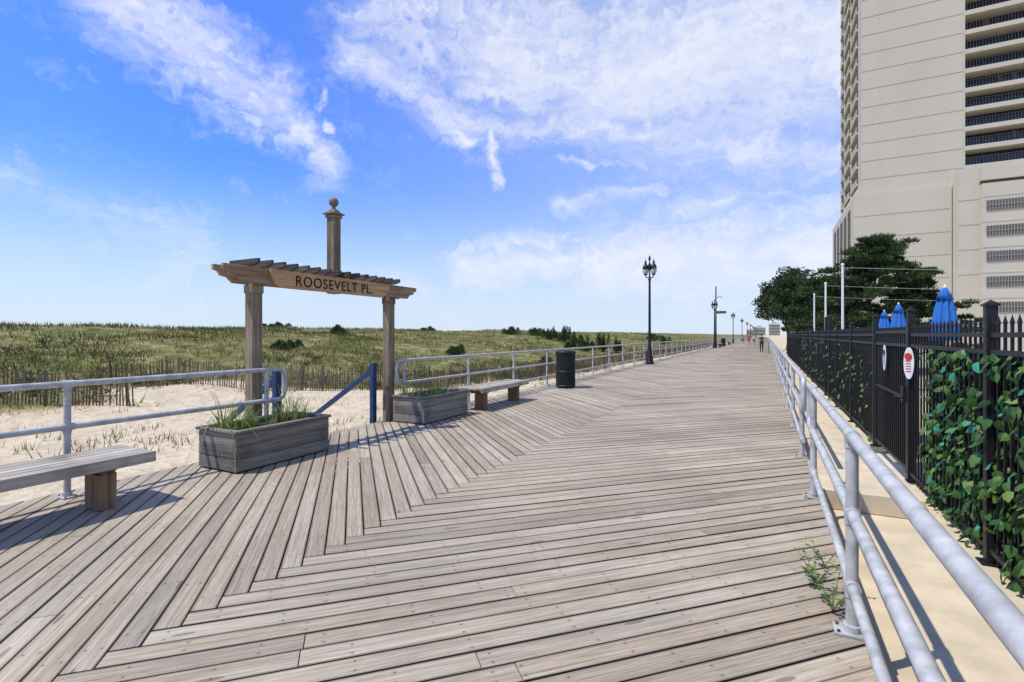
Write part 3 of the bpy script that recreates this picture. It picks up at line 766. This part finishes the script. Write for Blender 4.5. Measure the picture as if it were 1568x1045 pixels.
# ------------------------------------------------------------------ pedestrians and bicycle
def person(x,y,head,shirt,legs,hair,long=False,seed=0,scale=1.):
    skin_c=simple('skin%d'%seed,(.45,.26,.17),.6,0,.05)
    ms=simple('shirt%d'%seed,shirt,.85); ml=simple('trousers%d'%seed,legs,.85); mh=simple('hair%d'%seed,hair,.8); mshoe=simple('shoes%d'%seed,(.1,.1,.1),.7)
    J={'pel':(0,0,.96,.125,.095),'sp':(0,0,1.14,.115,.085),'ch':(0,.0,1.34,.15,.10),'nk':(0,0,1.47,.05,.05),'h1':(0,.015,1.56,.07,.08),'h2':(0,.01,1.66,.075,.09),'h3':(0,0,1.72,.045,.05)}
    for s,n in ((-1,'l'),(1,'r')):
        J.update({n+'sh':(s*.18,0,1.41,.055,.055),n+'el':(s*.235,-.04*s,1.14,.04,.04),n+'wr':(s*.24,.06*s+.06,.92,.026,.03),n+'hd':(s*.235,.075*s+.075,.85,.03,.018),
          n+'hip':(s*.095,0,.88,.088,.095),n+'kn':(s*.10,.12*s+.03,.50,.058,.06),n+'an':(s*.10,.20*s-.02,.10,.036,.04),n+'to':(s*.11,.20*s+.12,.035,.04,.028)})
    E=[('pel','sp'),('sp','ch'),('ch','nk'),('nk','h1'),('h1','h2'),('h2','h3')]
    for n in 'lr': E+=[('ch',n+'sh'),(n+'sh',n+'el'),(n+'el',n+'wr'),(n+'wr',n+'hd'),('pel',n+'hip'),(n+'hip',n+'kn'),(n+'kn',n+'an'),(n+'an',n+'to')]
    K=list(J); me=bpy.data.meshes.new('b'); me.from_pydata([J[k][:3] for k in K],[(K.index(a),K.index(b)) for a,b in E],[])
    ob=bpy.data.objects.new('b',me); sc.collection.objects.link(ob)
    ob.modifiers.new('s','SKIN')
    for i,k in enumerate(K):
        sv=me.skin_vertices[0].data[i]; sv.radius=(J[k][3],J[k][4]); sv.use_root=(k=='pel')
    su=ob.modifiers.new('u','SUBSURF'); su.levels=2; su.render_levels=2
    dg=bpy.context.evaluated_depsgraph_get(); dg.update()
    m2=bpy.data.meshes.new_from_object(ob.evaluated_get(dg)); bpy.data.objects.remove(ob)
    m2.materials.clear()
    for mm in (skin_c,ms,ml,mh,mshoe): m2.materials.append(mm)
    hem=.1 if long else .52
    for p in m2.polygons:
        c=p.center; p.use_smooth=True; i=0
        if c.z<.09: i=4
        elif c.z<.97 and abs(c.x)<.2: i=2 if c.z>hem else 0
        elif c.z<1.44: i=1 if (abs(c.x)<.2 or c.z>1.22) else 0
        elif c.z>1.69 or (c.z>1.56 and c.y<-.015): i=3
        p.material_index=i
    o=bpy.data.objects.new('pedestrian',m2); sc.collection.objects.link(o)
    mb=MB()
    for s in (-1,1):
        by=.075*s+.075
        for k,(dy,L) in enumerate(((-.028,.06),(-.01,.075),(.01,.08),(.028,.07))):
            mb.tube([(s*.235,by+dy,.84),(s*.232,by+dy,.84-L*.55),(s*.222,by+dy+.006,.84-L)],[.009,.008,.006],skin_c,6)
        mb.tube([(s*.232,by+.03,.87),(s*.222,by+.055,.84),(s*.215,by+.06,.81)],[.011,.009,.007],skin_c,6)
        mb.lathe((s*.078,.01,1.60),[(0,-.03),(.014,-.02),(.016,.02),(0,.03)],skin_c,8)
        mb.lathe((s*.03,.088,1.635),[(0,-.008),(.009,0),(0,.008)],mh,8)
    mb.tube([(0,.085,1.64),(0,.112,1.60)],[.008,.014],skin_c,6); mb.box(-.024,.024,.086,.094,1.565,1.573,M_red)
    f=mb.build('hands_and_face'); f.parent=o
    o.location=(x,y,.002); o.rotation_euler=(0,0,math.radians(head)); o.scale=(scale,)*3
person(-2.75,93,180,(.5,.06,.05),(.05,.06,.12),(.05,.03,.02),False,1)
person(-2.0,94,175,(.6,.6,.58),(.02,.02,.03),(.15,.08,.04),False,2,.95)
person(-4.0,104,10,(.6,.2,.12),(.2,.2,.22),(.03,.02,.02),True,3)
person(-.45,51.5,5,(.05,.06,.08),(.03,.03,.04),(.03,.02,.02),True,4)
def bicycle(x,y):
    mb=MB()
    for yy in (-.52,.52):
        P=[(x,y+yy+.33*math.cos(t),.345+.33*math.sin(t)) for t in [2*math.pi*i/28 for i in range(29)]]
        mb.tube(P,.02,M_rubber,8,False)
        for k in range(12):
            t=math.pi*2*k/12; mb.tube([(x,y+yy,.345),(x,y+yy+.32*math.cos(t),.345+.32*math.sin(t))],.003,M_metal,4)
    q=lambda a,b:(x,y+a,b)
    for a,b in ((q(-.52,.345),q(-.15,.30)),(q(-.15,.30),q(-.25,.85)),(q(-.15,.30),q(.36,.80)),(q(-.24,.78),q(.36,.86)),(q(-.52,.345),q(-.24,.76)),(q(.52,.345),q(.35,.92))): mb.tube([a,b],.018,M_red,8)
    mb.tube([(x-.28,y+.22,1.02),(x-.2,y+.34,1.03),(x,y+.36,1.0),(x+.2,y+.34,1.03),(x+.28,y+.22,1.02)],.013,M_black,8)
    mb.lathe((x,y-.27,.86),[(0,.05),(.08,.045),(.1,.01),(0,0)],M_black,12)
    mb.tube([(x-.1,y-.15,.16),(x-.02,y-.15,.3),(x+.02,y-.15,.3),(x+.1,y-.15,.44)],.012,M_metal,6)
    mb.build('bicycle',(x,y,0))
bicycle(.12,50)

# ------------------------------------------------------------------ light
el=math.radians(62); sh=Vector((-.72,-.69,0)).normalized()
sv=Vector((sh.x*math.cos(el),sh.y*math.cos(el),math.sin(el)))
sl=bpy.data.lights.new('sun','SUN'); sl.energy=4.7; sl.angle=math.radians(.5); sl.color=(1,.94,.80)
so=bpy.data.objects.new('sun',sl); sc.collection.objects.link(so); so.rotation_euler=sv.to_track_quat('Z','Y').to_euler(); so.location=(-20,-20,40)

# ------------------------------------------------------------------ sky
w=bpy.data.worlds.new('World'); sc.world=w; w.use_nodes=True
try: w.cycles.sampling_method='MANUAL'; w.cycles.sample_map_resolution=256
except Exception as ex: print(ex)
nt=NT(w.node_tree); bgn=nt.n['Background']; bgn.inputs[1].default_value=.09
sky=nt.new('ShaderNodeTexSky',sky_type='NISHITA'); sky.sun_disc=False; sky.sun_elevation=el; sky.sun_rotation=math.atan2(sv.x,sv.y)
sky.air_density=1.0; sky.dust_density=.6; sky.ozone_density=2.5
co=nt.new('ShaderNodeTexCoord').outputs['Generated']; sp=nt.new('ShaderNodeSeparateXYZ'); nt.l.new(co,sp.inputs[0])
az=nt.math('MULTIPLY',nt.math('ARCTAN2',sp.outputs[0],sp.outputs[1]),57.2958)
ele=nt.math('MULTIPLY',nt.math('ARCSINE',sp.outputs[2]),57.2958)
cb=nt.new('ShaderNodeCombineXYZ'); nt.put(cb.inputs[0],az); nt.put(cb.inputs[1],ele)
P0=cb.outputs[0]
w1=nt.noise(P0,.09,3,.6).outputs['Color']; w2=nt.noise(P0,.45,4,.6).outputs['Color']
P=nt.vmath('ADD',P0,nt.vmath('SCALE',nt.vmath('SUBTRACT',w1,(.5,.5,.5)).outputs[0],scale=6.).outputs[0]).outputs[0]
P=nt.vmath('ADD',P,nt.vmath('SCALE',nt.vmath('SUBTRACT',w2,(.5,.5,.5)).outputs[0],scale=2.4).outputs[0]).outputs[0]
segs=[ # az0,el0,az1,el1,radius,weight
(-75,31,-64,28,3.0,.35),(-66,28.5,-53,23,4.0,.70),(-53,23.5,-48,17.5,2.0,.80),
(-42,33,-26,30,6.0,.60),(-28,30,-11,27,8.5,.82),(-12,28,14,26,9.5,.85),(-30,45,10,42,12,.6),
(-45,28,-34,24,2.4,.75),(-33,24,-12,21.8,2.6,.72),(-14,21,8,17,4.5,.5),
(-33,8.4,-14,8.8,2.2,.85),(-16,8.5,8,8.,4.4,.85),(-28,10.3,-20,10.6,.9,.8),
(-21,19.2,-13,17.8,.7,.8),(-29.2,22.4,-28.4,16.4,.8,.95),(-47.5,25,-47.5,21,.5,.7),(-34.5,23.2,-31.8,21.2,1.1,.95),
(-75,12,-60,9.8,2.,.25),(-62,6.5,-38,5.6,1.4,.4),(-22,14.4,-11,15.1,1.1,.6),(-12,12.5,-4,13.5,1.6,.6)]
Fm=None
for a0,e0,a1,e1,r,wt in segs:
    A=(a0,e0,0); B=Vector((a1-a0,e1-e0,0)); q=B.length_squared
    pa=nt.vmath('SUBTRACT',P,A).outputs[0]
    h=nt.math('DIVIDE',nt.vmath('DOT_PRODUCT',pa,tuple(B)).outputs['Value'],q,clamp=True)
    dv=nt.vmath('SUBTRACT',pa,nt.vmath('SCALE',tuple(B),scale=h).outputs[0]).outputs[0]
    di=nt.vmath('LENGTH',dv).outputs['Value']
    f=nt.math('MULTIPLY',nt.math('SUBTRACT',1,nt.math('DIVIDE',di,r*1.3)),wt)
    Fm=f if Fm is None else nt.math('MAXIMUM',Fm,f)
Fm=nt.math('MAXIMUM',Fm,-.12)
nA=nt.noise(nt.mapping(P,(.07,.22,1),rot=(0,0,math.radians(22))),1,6,.52,.5).outputs[0]
nB=nt.noise(nt.mapping(P,(.24,1.2,1),rot=(0,0,math.radians(32))),1,5,.56,.6).outputs[0]
D=nt.math('ADD',Fm,nt.math('MULTIPLY',nt.math('SUBTRACT',nA,.5),1.35))
D=nt.math('ADD',D,nt.math('MULTIPLY',nt.math('SUBTRACT',nB,.5),.6))
D=nt.maprange(D,-.08,1.05,0,.93,True)
base=nt.mix(1,sky.outputs[0],(.80,1.36,2.75),'MULTIPLY')
veil=nt.math('MULTIPLY',nt.maprange(az,-62,-5,0,1,True),nt.maprange(ele,2,45,.55,.45))
base=nt.mix(veil,base,(5.8,7.4,10.7))
hz=nt.maprange(ele,-1,18,.92,0,True)
base=nt.mix(hz,base,(8.0,9.2,10.6))
col=nt.mix(D,base,(9.6,9.9,11.1))
nt.l.new(col,bgn.inputs[0])

# ------------------------------------------------------------------ camera
cam=bpy.data.cameras.new('camera'); co_=bpy.data.objects.new('camera',cam); sc.collection.objects.link(co_)
cam.sensor_width=36; cam.lens=17.45; cam.clip_start=.05; cam.clip_end=10000; cam.shift_y=-.006
co_.location=(0,0,1.62); co_.rotation_euler=(math.radians(90),0,math.radians(27.2))
sc.camera=co_
